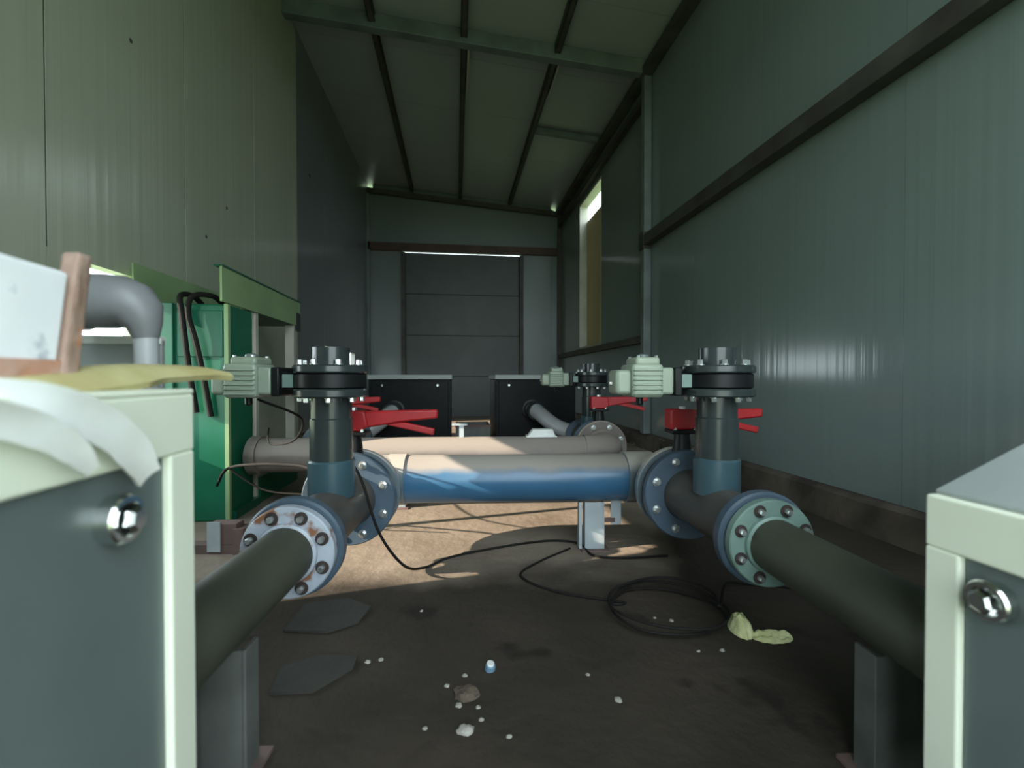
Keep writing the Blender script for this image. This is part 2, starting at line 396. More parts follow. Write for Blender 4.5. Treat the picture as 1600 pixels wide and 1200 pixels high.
# ceiling
ce = struct(bpy.data.objects.new('ceiling', None)); COL.objects.link(ce)
ya = YF - .2
while ya < YB + .1:
    yb = min(ya + .9, YB + .2)
    mb = MB()
    for (d0, d1, gp) in ((0, .01, .002), (.01, .07, 0)):
        c = []
        for d in (d0, d1):
            for (x, y) in ((XL - .1, ya + gp), (XR + .1, ya + gp), (XR + .1, yb - gp), (XL - .1, yb - gp)): c.append((x, y, zroof(x) + d))
        mb.hexa(c)
    mb.build('roof_panel', 'roof', ce, smooth=False)
    ya = yb
RS = Vector((XR - XL, 0, 3.66 - 3.93)).normalized()
for y, h, mt, dz in ((PY, .13, 'beam_grey', .001), (YB - .05, .075, 'beam', .09)):
    p0 = Vector((XL + .002, y, zroof(XL) - h / 2 - dz)); p1 = Vector((XR - .002, y, zroof(XR) - h / 2 - dz))
    MB().bar(p0, p1, .09, h).build('rafter', mt, ce, smooth=False, bevel=.006)
for x in (-.72, .08, .93):
    for (a, b) in ((YF, PY - .05), (PY + .05, YB - .1)):
        o = cchan((x, a, zroof(x) - .046), (x, b, zroof(x) - .046), .055, .085).build('purlin', 'beam', ce, smooth=False)
MB().bar((.96, 5.56, zroof(.96) - .05), (XR - .1, 5.56, zroof(XR) - .05), .07, .06).build('strut', 'beam_grey', ce, smooth=False, bevel=.004)
MB().box(.115, .135, PY + .05, PY + .75, zroof(.1) - .088, zroof(.1) - .003).build('splice_plate', 'post', ce, smooth=False)
MB().box(.97, .985, PY + .05, PY + .6, zroof(.97) - .088, zroof(.97) - .003).build('splice_plate', 'post', ce, smooth=False)

# ------------------------------------------------------------------ pipework
TH = R(-4)
ZC = .283
def frame(ox, oy, x, y):
    c, s = math.cos(TH), math.sin(TH)
    return (ox + x * c - y * s, oy + x * s + y * c, 0)
def bolts(parent, ctr, axis, rad, n, r=.009, h=.012, ph=0., skip=None, washer=True, hole=0.):
    ctr = Vector(ctr); d = Vector(axis).normalized()
    up = Vector((0, 0, 1)) if abs(d.z) < .9 else Vector((0, 1, 0))
    a = d.cross(up).normalized(); b = a.cross(d)
    for i in range(n):
        t = 2 * math.pi * (i + ph) / n
        p = ctr + (a * math.cos(t) + b * math.sin(t)) * rad
        mb = MB()
        if washer: mb.lathe(p, d, [(0, r * 1.45), (.002, r * 1.45)], 14)
        mb.lathe(p + d * (.002 if washer else 0), d, [(0, r), (h * .85, r), (h, r * .8)], 6)
        o = mb.build('bolt', 'bolt', parent)
        if hole:
            MB().lathe(p + d * .0003, d, [(0, hole), (.0012, hole)], 16).build('bolt_slot', 'hole', o)
def lever_valve(ox, oy, x, sy, label, rz_extra=0., dim=1.):
    """wafer butterfly valve in a line along local y with a red lever; sy = -1 when the line runs towards the camera"""
    t = thing('lever_valve', label, 'valve', frame(ox, oy, x, 0), TH, 'hand levered butterfly valves')
    y = sy * .2425
    MB().lathe((0, y - .026, ZC), (0, 1, 0), [(0, .128), (.004, .133), (.048, .133), (.052, .128)], 40).build('valve_body', 'black', t)
    MB().lathe((0, y, ZC + .11), (0, 0, 1), [(0, .034), (.06, .030), (.085, .026), (.10, .026)], 20).build('neck', 'black', t)
    MB().box(-.05, .05, y - .035, y + .035, ZC + .205, ZC + .218).build('top_plate', 'black', t, bevel=.003)
    z = ZC + .255
    hd = MB().prism([(-.052, z - .036), (.03, z - .036), (.055, z - .018), (.045, z + .032), (-.052, z + .036)], 'Y', y - .03, y + .03).build('lever_head', 'red', t, bevel=.006)
    MB().prism([(.04, z - .026), (.16, z - .006), (.285, z + .006), (.285, z + .036), (.16, z + .034), (.04, z + .031)], 'Y', y - .016, y + .016).build('lever_arm', 'red', t, bevel=.006)
    MB().prism([(.105, z - .014), (.27, z - .052), (.275, z - .030), (.17, z - .006)], 'Y', y - .010, y + .010).build('lever_trigger', 'red', t, bevel=.004)
    MB().lathe((-.0, y, z + .034), (0, 0, 1), [(0, .012), (.010, .012)], 6).build('lever_nut', 'bolt', hd)
    for s in (-.035, .035):
        MB().lathe((s, y - .024, ZC + .218), (0, 0, 1), [(0, .007), (.009, .007)], 6).build('bolt', 'bolt', t)
    return t
def tee(ox, oy, x, sy, yb, label, fmat, bmat, fmat2):
    """flanged tee: big flange at the valve, body along y, tall riser, small flange away from the valve"""
    t = thing('flanged_tee', label, 'pipe fitting', frame(ox, oy, x, 0), TH, 'flanged tees with risers')
    y0, y1 = sy * .2695, sy * .305
    ys_, ye = min(y0, y1), max(y0, y1)
    fl = MB().lathe((0, ys_, ZC), (0, 1, 0), [(0, .148), (.005, .152), (.030, .152), (.0355, .148)], 56).build('valve_flange', fmat, t)
    bolts(fl, (0, y1, ZC), (0, sy, 0), .122, 8, .010, .012, .5, washer=True)
    a = sy * .705
    MB().lathe((0, y1, ZC), (0, sy, 0), [(0, .088), (.03, .084), (.06, .079), (.36, .079), (.40, .082)], 48).build('tee_body', bmat, t)
    c0 = sy * .700; c1 = sy * .734
    MB().lathe((0, min(c0, c1), ZC), (0, 1, 0), [(0, .112), (.005, .117), (.029, .117), (.034, .112)], 48).build('end_flange', fmat, t)
    yb = sy * yb
    MB().lathe((0, yb, ZC + .055), (0, 0, 1), [(0, .066), (.102, .066), (.107, .062)], 40).build('riser_socket', 'pvc_blue2', t)
    MB().lathe((0, yb, ZC + .10), (0, 0, 1), [(0, .060), (.18, .060), (.184, .057), (.328, .057)], 40).build('riser_pipe', 'pvc_grey', t)
    fl = MB().lathe((0, yb, .627), (0, 0, 1), [(0, .100), (.004, .104), (.020, .104), (.024, .101)], 44).build('riser_flange', 'pvc_grey', t)
    bolts(fl, (0, yb, .627), (0, 0, -1), .084, 8, .008, .012, .3)
    return t
M['pvc_blue2'] = mat('teal_grey_pvc', (.042, .085, .105), .3, c2=(.034, .068, .085), nscale=6)
def actuated_valve(ox, oy, x, sy, yb, label, simple=False):
    """wafer valve on top of the riser with an electric actuator box held out to the left"""
    t = thing('actuator_valve', label, 'valve', frame(ox, oy, x, 0), TH, 'electrically actuated valves')
    y = sy * yb
    MB().lathe((0, y, .6515), (0, 0, 1), [(0, .092), (.004, .098), (.040, .098), (.044, .092)], 44).build('valve_body', 'black', t)
    MB().box(-.128, -.085, y - .036, y + .036, .650, .697).build('stem_neck', 'black', t, bevel=.006)
    MB().box(-.150, -.127, y - .052, y + .052, .630, .712).build('mounting_plate', 'black', t, bevel=.004)
    MB().box(-.124, -.094, y - .0375, y - .036, .655, .692).build('nameplate', 'flange_teal', t, smooth=False)
    a = MB().box(-.275, -.185, y - .062, y + .062, .626, .722).build('actuator_body', 'actuator', t, bevel=.010, seg=3)
    for i in range(6):
        z = .634 + i * .0135
        MB().box(-.272, -.188, y - .0665, y + .0665, z, z + .0055).build('rib', 'actuator', a, bevel=.002, seg=1)
    MB().box(-.192, -.1495, y - .048, y + .048, .634, .712).build('gear_end', 'actuator', t, bevel=.008, seg=3)
    MB().box(-.318, -.268, y - .046, y + .046, .634, .705).build('motor_end', 'actuator', t, bevel=.012, seg=3)
    cv = MB().box(-.262, -.190, y - .05, y + .05, .716, .742).build('actuator_cover', 'actuator', t, bevel=.009, seg=3)
    for s in (-.252, -.200):
        for q in (-.040, .040):
            MB().lathe((s, y + q, .738), (0, 0, 1), [(0, .005), (.008, .005)], 6).build('cover_screw', 'bolt', cv)
    MB().lathe((-.226, y, .740), (0, 0, 1), [(0, .018), (.010, .016), (.013, .008)], 18).build('position_dial', 'slate', t)
    MB().lathe((-.235, y, .628), (0, 0, -1), [(0, .010), (.022, .010), (.026, .006)], 14).build('cable_gland', 'black', t)
    MB().lathe((-.317, y, .665), (-1, 0, 0), [(0, .007), (.009, .006)], 10).build('plug_screw', 'bolt', t)
    return t
def stub(ox, oy, x, sy, yb, label, ztop=.770):
    t = thing('outlet_stub', label, 'pipe', frame(ox, oy, x, 0), TH, 'open stub pipes above the valves')
    y = sy * yb
    fl = MB().lathe((0, y, .696), (0, 0, 1), [(0, .101), (.004, .104), (.019, .104), (.023, .100)], 44).build('stub_flange', 'pvc_grey', t)
    bolts(fl, (0, y, .719), (0, 0, 1), .084, 8, .008, .014, .3)
    MB().lathe((0, y, .700), (0, 0, 1), [(0, .052), (ztop - .700, .052), (ztop - .700, .044), (.005, .044)], 40, False).build('stub_pipe', 'pvc_grey', t)
    return t
O1 = (.24, 1.82); O2 = (.25, 2.42)
# near header between the two valves
h1 = thing('header_pipe', 'blue-grey header pipe lying across the room between the two nearest valves', 'pipe', frame(*O1, 0, 0), TH)
def dusty_pipe_mat(name, c, c2, dust, thr=.55):
    """pipe whose upward side carries a layer of settled dust"""
    m = mat(name, c, .3, c2=c2, nscale=6, bump=.03)
    N, L = m.node_tree.nodes, m.node_tree.links; b = N['Principled BSDF']
    src = b.inputs['Base Color'].links[0].from_socket
    g = N.new('ShaderNodeNewGeometry'); sp = N.new('ShaderNodeSeparateXYZ'); L.new(g.outputs['Normal'], sp.inputs[0])
    n = N.new('ShaderNodeTexNoise'); n.inputs['Scale'].default_value = 9; n.inputs['Detail'].default_value = 5
    L.new(g.outputs['Position'], n.inputs['Vector'])
    a = N.new('ShaderNodeMath'); a.operation = 'MULTIPLY_ADD'; L.new(n.outputs['Fac'], a.inputs[0]); a.inputs[1].default_value = .45; L.new(sp.outputs['Z'], a.inputs[2])
    r = N.new('ShaderNodeValToRGB'); ramp(r, [(thr, (0, 0, 0)), (thr + .3, (1, 1, 1))]); L.new(a.outputs[0], r.inputs[0])
    mx = N.new('ShaderNodeMix'); mx.data_type = 'RGBA'; L.new(r.outputs[0], mx.inputs['Factor']); L.new(src, mx.inputs['A']); mx.inputs['B'].default_value = (*dust, 1)
    L.new(mx.outputs['Result'], b.inputs['Base Color'])
    rg = N.new('ShaderNodeMapRange'); L.new(r.outputs[0], rg.inputs['Value']); rg.inputs['To Min'].default_value = .28; rg.inputs['To Max'].default_value = .85
    L.new(rg.outputs[0], b.inputs['Roughness'])
    return m
M['pvc_header'] = dusty_pipe_mat('dust_topped_blue_pvc', (.045, .14, .26), (.04, .12, .22), (.30, .27, .245))
M['pvc_coupling'] = dusty_pipe_mat('dust_topped_grey_pvc', (.15, .19, .22), (.12, .155, .18), (.38, .35, .32))
M['pvc_back'] = dusty_pipe_mat('dust_topped_brown_pvc', (.19, .165, .15), (.15, .13, .12), (.27, .235, .21), .3)
MB().lathe((-.46, 0, ZC), (1, 0, 0), [(0, .093), (.92, .093)], 64).build('pipe', 'pvc_header', h1)
def elbow(parent, s, sy, r, mt, R0=.11, x=.57, y_end=.16):
    pts = [(s * (x - R0 - .03), 0, ZC)] + [(s * (x - R0 + R0 * math.sin(a)), sy * (R0 - R0 * math.cos(a)), ZC) for a in [R(v) for v in range(0, 91, 10)]] + [(s * x, sy * y_end, ZC)]
    MB().tube(pts, r, 40).build('elbow', mt, parent)
    MB().lathe((s * x, sy * (y_end - .02), ZC), (0, sy, 0), [(0, r + .012), (.025, r + .012)], 40).build('elbow_collar', mt, parent)
    fl = MB().lathe((s * x, sy * .185, ZC), (0, sy, 0), [(0, .146), (.005, .151), (.025, .151), (.0295, .147)], 56).build('valve_flange', mt, parent)
    bolts(fl, (s * x, sy * .185, ZC), (0, -sy, 0), .122, 8, .010, .012, .5)
for s in (-1, 1):
    MB().lathe((s * .43, 0, ZC), (s, 0, 0), [(0, .095), (.002, .101), (.115, .101)] if s > 0 else [(0, .095), (.002, .099), (.07, .099)], 64).build('coupling', 'pvc_coupling', h1)
    elbow(h1, s, -1, .096, 'pvc_coupling')
for x, side, yb in ((-.57, 'left', .46), (.57, 'right', .49)):
    L_ = side == 'left'
    lever_valve(*O1, x, -1, 'black butterfly valve with bright red lever at the left end of blue header' if L_ else 'black butterfly valve with red lever half hidden behind the right riser pipe')
    tee(*O1, x, -1, yb, 'dark grey tee and riser pipe nearest the green machine' if L_ else 'dark grey tee and riser pipe close to the right wall', 'flange_blue', 'pvc_tee', 'flange_blue')
    actuated_valve(*O1, x, -1, yb, 'ribbed sage green actuator valve beside the green machine' if L_ else 'ribbed sage green actuator valve on the right riser pipe')
    stub(*O1, x, -1, yb, 'short dark stub pipe capping the left near valve' if L_ else 'short dark stub pipe capping the right near valve')
    p = thing('inlet_pipe', 'olive grey pipe with rusty bolted flange running to the left cabinet' if L_ else 'olive grey pipe with teal bolted flange running to the right cabinet', 'pipe', frame(*O1, x, 0), TH, 'flanged pipes to the front cabinets')
    fl = MB().lathe((0, -.738, ZC), (0, -1, 0), [(0, .102), (.004, .106), (.024, .106), (.028, .103)], 48).build('flange', 'flange_worn' if L_ else 'flange_teal', p)
    bolts(fl, (0, -.766, ZC), (0, -1, 0), .086, 8, .0075, .016, .5, hole=.0155, washer=False)
    MB().lathe((0, -.764, ZC), (0, -1, 0), [(0, .071), (.010, .069), (.014, .064)], 40).build('weld_collar', 'flange_worn' if L_ else 'flange_teal', p)
    ln = (1.236 if L_ else 1.228) - .766
    MB().lathe((0, -.766, ZC), (0, -1, 0), [(0, .063), (ln, .063)], 48).build('pipe', 'pvc_green', p)
# pipe stands
def channel_stand(loc, rz, h, label, wide=.07, deep=.04, mt='steel_pale'):
    t = thing('pipe_stand', label, 'stand', loc, rz)
    MB().box(-wide / 2, wide / 2, -.004, .004, .006, h).build('web', mt, t, smooth=False, bevel=.001)
    for s in (-1, 1): MB().box(s * wide / 2 - .004, s * wide / 2 + .004, -.004, deep, .006, h).build('side_plate', mt, t, smooth=False, bevel=.001)
    MB().box(-wide / 2 - .02, wide / 2 + .02, -.03, deep + .02, 0, .006).build('base_plate', 'steel_rust', t, smooth=False)
    return t
t = channel_stand((.545, 1.765, 0), TH, ZC - .093, 'pale steel channel stand holding up the blue header pipe')
MB().box(.075, .115, .03, .036, .09, ZC - .094).build('strap_plate', 'steel_pale', t, smooth=False)
MB().box(.03, .09, .028, .034, .10, .118).build('cross_tie', 'steel_rust', t, smooth=False)
MB().box(-.062, -.05, .0, .03, .006, ZC - .094).build('strap_plate', 'steel_pale', t, smooth=False)
channel_stand((-.395, .83, 0), TH, ZC - .063, 'short steel stand under the left olive pipe', .075, .04, 'steel_dull')
channel_stand((.732, .68, 0), TH, ZC - .063, 'short steel stand under the right olive pipe', .075, .04, 'steel_dull')
t = thing('rusty_skid', 'rusty low steel skid with a pale upright beside the green machine', 'skid', (-.93, 1.92, 0), R(-6))
MB().box(-.16, .14, -.02, .03, .0, .035).build('rail', 'steel_rust', t, smooth=False)
MB().box(-.02, .03, -.026, -.020, .01, .125).build('upright_plate', 'steel_pale', t, smooth=False)
MB().box(-.02, .09, -.020, .035, .035, .118).build('rusty_block', 'steel_rust', t, smooth=False, bevel=.003)
MB().box(.08, .12, -.03, .04, .0, .10).build('angle_plate', 'steel_rust', t, smooth=False)

# second, further header with its valves
h2 = thing('header_pipe', 'dust covered brown header pipe behind the blue one', 'pipe', frame(*O2, 0, 0), TH)
MB().lathe((-1.24, 0, ZC), (1, 0, 0), [(0, .088), (1.71, .088)], 56).build('pipe', 'pvc_back', h2)
MB().lathe((-1.24, 0, ZC), (-1, 0, 0), [(0, .098), (.05, .098), (.06, .08)], 40).build('end_cap', 'pvc_back', h2)
elbow(h2, 1, 1, .094, 'pvc_back')
MB().lathe((-.98, .02, ZC), (0, 1, 0), [(0, .08), (.175, .08)], 40).build('branch', 'pvc_back', h2)
fl = MB().lathe((-.98, .185, ZC), (0, 1, 0), [(0, .146), (.005, .151), (.025, .151), (.0295, .147)], 48).build('valve_flange', 'pvc_coupling', h2)
for x, side, yb in ((.57, 'right', .44), (-.98, 'left', .44)):
    L_ = side == 'left'
    lever_valve(*O2, x, 1, 'black valve with red lever just behind the left riser pipe' if L_ else 'black valve with dark red lever at the far end of the brown header')
    tee(*O2, x, 1, yb, 'dark tee and riser hidden behind the left riser pipe' if L_ else 'dark tee and riser pipe standing behind the brown header', 'flange_blue', 'pvc_tee', 'flange_blue')
    actuated_valve(*O2, x, 1, yb, 'small sage actuator hidden behind the left riser pipe' if L_ else 'small sage actuator valve in front of the far right black cabinet')
    stub(*O2, x, 1, yb, 'dark stub pipe hidden behind the left near stub' if L_ else 'dark stub pipe on the far right riser')
t = thing('pipe_clamp', 'white saddle clamp sitting on the brown header pipe', 'clamp', frame(*O2, .20, 0), TH)
MB().prism([(-.075, ZC + .088), (.075, ZC + .088), (.06, ZC + .128), (-.045, ZC + .128)], 'Y', -.03, .03).build('saddle', 'plastic', t, bevel=.004)
MB().box(-.08, .08, -.035, .035, ZC + .087, ZC + .093).build('strap', 'plastic', t, smooth=False)
t = thing('pipe_clamp', 'small pale bracket on the brown header below the red lever', 'clamp', frame(*O2, -.22, 0), TH)
MB().box(-.012, .012, -.01, .01, ZC + .086, ZC + .15).build('post', 'steel_pale', t, smooth=False)
MB().box(-.05, .03, -.02, .02, ZC + .15, ZC + .158).build('plate', 'steel_pale', t, smooth=False)
t = channel_stand((-.30, 2.455, 0), TH, ZC - .088, 'low steel stand under the brown header pipe')

# ------------------------------------------------------------------ cabinets
def cabinet(name, label, sgn, face, y0, y1, z0, ztop, width, rise, knob, mats, lid, k=1.):
    """front cabinet: cream frame and slate panel on the aisle side. sgn = +1 aisle to the right"""
    t = thing(name, label, 'cabinet', (face, 0, 0), 0, 'front cabinets')
    o = -sgn * width
    post, band = .048 * k, .072 * k
    lo, hi = min(0, o), max(0, o)
    # body core a little inside the frame
    zt = ztop - .002
    MB().box(lo + .012, hi - .012, y0 + .004, y1 - .004, z0 + .02, zt - .012).build('body', mats[0], t, smooth=False)
    x0, x1 = (-.014, 0) if sgn > 0 else (0, .014)
    MB().box(x0, x1, y0, y1, ztop - band, ztop + (.005 if rise else -.002)).build('top_rail', mats[0], t, smooth=False, bevel=.003)
    MB().box(x0, x1, y0, y1, z0, z0 + .05).build('bottom_rail', mats[0], t, smooth=False, bevel=.003)
    MB().box(x0, x1, y1 - post, y1, z0 + .05, ztop - band).build('corner_post', mats[0], t, smooth=False, bevel=.003)
    MB().box(x0, x1, y0, y0 + post, z0 + .05, ztop - band).build('corner_post', mats[0], t, smooth=False, bevel=.003)
    xp = -sgn * .008
    pn = MB().box(min(xp, xp - sgn * .006), max(xp, xp - sgn * .006), y0 + post + .002, y1 - post - .002, z0 + .052, ztop - band - .002).build('side_panel', mats[1], t, smooth=False)
    ky, kz = knob
    kb = MB().lathe((xp, ky, kz), (sgn, 0, 0), [(0, .024), (.014, .024), (.017, .022), (.017, .017), (.009, .016)], 36, True).build('knob', 'chrome', pn)
    MB().lathe((xp + sgn * .008, ky, kz), (sgn, 0, 0), [(0, .0135), (.016, .0135), (.019, .010)], 6).build('knob_bolt', 'chrome', t).parent = pn
    # lid, flat or rising away from the aisle
    c = []
    for z in (0, .006):
        for (x, y) in ((lo + (.0145 if rise else 0), y0), (hi, y0), (hi, y1), (lo + (.0145 if rise else 0), y1)):
            c.append((x, y, ztop - .002 + z + rise * abs(x) / width))
    if rise:
        MB().prism([(lo + .0145, ztop - .012), (hi, ztop - .012), (hi, ztop - .002 + rise * abs(hi) / width), (lo + .0145, ztop - .002 + rise * abs(lo + .0145) / width)], 'Y', y0 + .002, y1 - .002).build('hood', mats[0], t, smooth=False)
    MB().hexa(c).build('lid', lid, t, smooth=False, bevel=.002)
    for (x, y) in ((lo + .03, y0 + .03), (hi - .03, y0 + .03), (lo + .03, y1 - .03), (hi - .03, y1 - .03)):
        MB().box(x - .02, x + .02, y - .02, y + .02, 0, z0 + .02).build('foot', 'steel_pale', t, smooth=False)
    return t
cabinet('pump_cabinet', 'cream framed cabinet with slate side panel at the left, junk piled on top', 1, -.325, -.55, .62, .05, .665, .62, 0, (.49, .545), ('cabinet', 'slate'), 'cabinet')
cabinet('pump_cabinet', 'pale green framed cabinet with sloping grey lid at the right edge', -1, .632, -.55, .55, .05, .521, .62, .27, (.472, .417), ('cabinet', 'slate'), 'cabinet_top', .887)
def back_cabinet(x0, x1, label, px):
    t = thing('black_cabinet', label, 'cabinet', (0, 3.5, 0), 0, 'black cabinets at the back')
    MB().box(x0, x1, .012, .62, .06, .668).build('body', 'slate_dark', t, smooth=False, bevel=.004)
    MB().box(x0 + .02, x1 - .02, 0, .014, .08, .655).build('front_panel', 'slate_dark', t, smooth=False, bevel=.003)
    MB().box(x0 - .008, x1 + .008, -.006, .63, .670, .704).build('lid', 'cabinet_top', t, smooth=False, bevel=.003)
    for (x, y) in ((x0 + .03, .05), (x1 - .03, .05), (x0 + .03, .58), (x1 - .03, .58)):
        MB().box(x - .02, x + .02, y - .02, y + .02, 0, .062).build('foot', 'steel_pale', t, smooth=False)
    for x in (x0 + .10, x1 - .10):
        MB().lathe((x, .001, .625), (0, -1, 0), [(0, .010), (.008, .009)], 6).build('screw', 'bolt', t)
    MB().lathe((px, .002, .44), (0, -1, 0), [(0, .075), (.02, .075), (.022, .062), (.05, .062)], 32).build('port_collar', 'black', t)
    return t
back_cabinet(-.64, -.035, 'black cabinet with pale lid at the back, behind the red levers', -.45)
back_cabinet(.305, .93, 'black cabinet with pale lid at the back, behind the small actuator', .58)
def far_pipe(pts, r, label):
    t = thing('outlet_pipe', label, 'pipe', (0, 0, 0), 0)
    MB().tube(spline(pts, 8), r, 24).build('pipe', 'pipe_light', t)
    a, b = Vector(pts[0]), Vector(pts[1]); d = (b - a).normalized()
    MB().lathe(a + d * .03, d, [(0, r), (.002, r + .014), (.05, r + .014), (.052, r)], 28).build('hose_collar', 'pvc_grey', t)
    return t
e = frame(*O2, .57, .738)
far_pipe([(.58, 3.445, .44), (.60, 3.36, .43), (.72, 3.24, .33), (e[0], e[1] + .03, ZC), (e[0], e[1], ZC)], .055, 'pale grey pipe slanting out of the right black cabinet')
e = frame(*O2, -.98, .738)
far_pipe([(-.45, 3.445, .44), (-.46, 3.36, .43), (-.58, 3.25, .33), (e[0] + .03, e[1] + .05, ZC), (e[0], e[1], ZC)], .055, 'pale grey pipe slanting out of the left black cabinet')
t = thing('steel_bin', 'low dark steel bin on the floor between the black cabinets', 'bin', (.135, 3.62, 0), 0)  # low frame built up with tall sides to screen the sunlit floor behind
MB().box(-.135, .135, 0, .3, 0, .01).build('base', 'slate_dark', t, smooth=False)
for (a, b, c, d) in ((-.135, .135, 0, .012), (-.135, .135, .288, .3), (-.135, -.123, .012, .288), (.123, .135, .012, .288)):
    MB().box(a, b, c, d, .01, .31).build('side', 'steel_dull', t, smooth=False)
MB().box(-.14, .14, -.008, .004, .295, .312).build('rim', 'steel_rust', t, smooth=False)

# ------------------------------------------------------------------ green machine at the left wall
t = thing('green_machine', 'tall green enamelled machine casing standing against the left wall', 'machine', (0, 0, 0), 0)
GX0, GX1, GY0, GY1 = -1.44, -1.07, 2.33, 2.60
MB().box(GX0, GX1, GY0, GY1, .0, 1.03).build('casing', 'green', t, smooth=False, bevel=.008)
MB().box(GX0, GX0 + .14, GY0 - .02, GY0, .05, 1.03).build('door_panel', 'green_dark', t, smooth=False, bevel=.004)
MB().box(GX0 + .15, GX1 - .02, GY0 - .008, GY0, .78, 1.0).build('front_panel', 'green_dark', t, smooth=False, bevel=.004)
MB().box(GX1 - .012, GX1 + .006, GY0 - .010, GY0 + .012, .0, 1.03).build('edge_strip', 'green_pale', t, smooth=False)
MB().box(GX1 - .02, GX1 + .02, GY0 + .03, GY1 + .03, .0, .04).build('skirt', 'green_dark', t, smooth=False)
t = thing('green_trough', 'pale green sheet metal trough held above the green machine', 'trough', (0, 0, 0), 0)
MB().box(-1.075, -1.065, 2.27, 3.34, 1.035, 1.20).build('side_sheet', 'green_pale', t, smooth=False)
MB().box(-1.445, -1.437, 2.27, 3.34, 1.035, 1.20).build('side_sheet', 'green_pale', t, smooth=False)
MB().box(-1.437, -1.075, 2.60, 3.34, 1.035, 1.045).build('bottom_sheet', 'green_dark', t, smooth=False)
MB().box(-1.10, -1.06, 2.27, 3.34, 1.196, 1.204).build('rolled_edge', 'green_dark', t, smooth=False)
MB().box(-1.437, -1.075, 3.33, 3.34, 1.045, 1.2).build('end_sheet', 'green_pale', t, smooth=False)
MB().box(-1.10, -1.062, 3.26, 3.34, 1.0, 1.12).build('latch_plate', 'pvc_grey', t, smooth=False)
for (a, b) in ((-1.10, 2.66), (-1.10, 3.25), (-1.42, 3.25)):
    MB().box(a - .028, a + .028, b - .02, b + .02, 0, 1.035).build('leg', 'post', t, smooth=False, bevel=.003)
MB().box(-1.08, -1.06, 2.66, 3.25, .0, .14).build('skid_rail', 'green', t, smooth=False)
# cable looped over the casing
t = thing('power_cable', 'thick black cable looped over the top of the green machine', 'cable')
for dx, zz in ((0, .52), (.045, .50)):
    pts = [(-1.24 + dx * 2.2, 2.44, 1.045), (-1.25 + dx * 2, 2.38, 1.075), (-1.26 + dx * 1.2, 2.30, 1.06), (-1.25 + dx * .6, 2.292, .98), (-1.235 + dx, 2.29, .85), (-1.22 + dx * 1.3, 2.30, .68), (-1.20 + dx * 1.4, 2.31, zz)]
    MB().tube(spline(pts, 8), .0125, 10).build('cable_loop', 'cable', t)

# ------------------------------------------------------------------ grey elbow and the junk on the left cabinet
t = thing('elbow_pipe', 'light grey pipe elbow turning down behind the left cabinet', 'pipe', (-.489, .80, 0), 0)
MB().lathe((0, 0, 0), (0, 0, 1), [(0, .0165), (.80, .0165)], 24).build('down_pipe', 'pipe_light', t)
MB().lathe((0, 0, .686), (0, 0, 1), [(0, .0166), (.0005, .0178), (.003, .0178), (.0035, .0166)], 24).build('joint_ring', 'black', t)
MB().tube([(-.092, 0, .803), (-.055, 0, .803), (-.036, 0, .802), (-.020, 0, .796), (-.009, 0, .784), (-.002, 0, .766), (0, 0, .745)], [.0425, .0425, .042, .040, .034, .024, .0172], 32).build('elbow_bend', 'pipe_mid', t)
MB().lathe((-.086, 0, .803), (-1, 0, 0), [(0, .041), (.001, .0455), (.024, .0455), (.024, .037), (.004, .037)], 36, False).build('elbow_socket', 'pipe_light', t)
t = thing('grey_board', 'grey board standing on edge behind the left cabinet under the pipe elbow', 'board', (-.61, .90, 0), R(4))
MB().box(-.12, .085, -.006, .006, 0, .752).build('sheet', 'cabinet_top', t, smooth=False, bevel=.002)
MB().box(-.12, .085, -.010, .010, .742, .757).build('top_lip', 'plastic', t, smooth=False, bevel=.002)
t = thing('steel_box_section', 'white painted steel box section with a rusty end lying on the left cabinet', 'steel scrap', (-.40, .20, .6705), 0)
bx = MB().prism([(-.5, .004), (.316, .0), (.337, .1225), (-.5, .140)], 'X', -.13, 0).build('painted_tube', 'white_paint', t, smooth=False, bevel=.005)
MB().prism([(-.5, .004), (.3158, .0005), (.321, .030), (-.5, .034)], 'X', -.01, .002).build('rusty_edge', 'rust_edge', t, smooth=False)
MB().prism([(.3165, .001), (.338, .001), (.362, .146), (.3425, .146)], 'X', -.014, .005).build('end_plate', 'rust', t, smooth=False, bevel=.004)

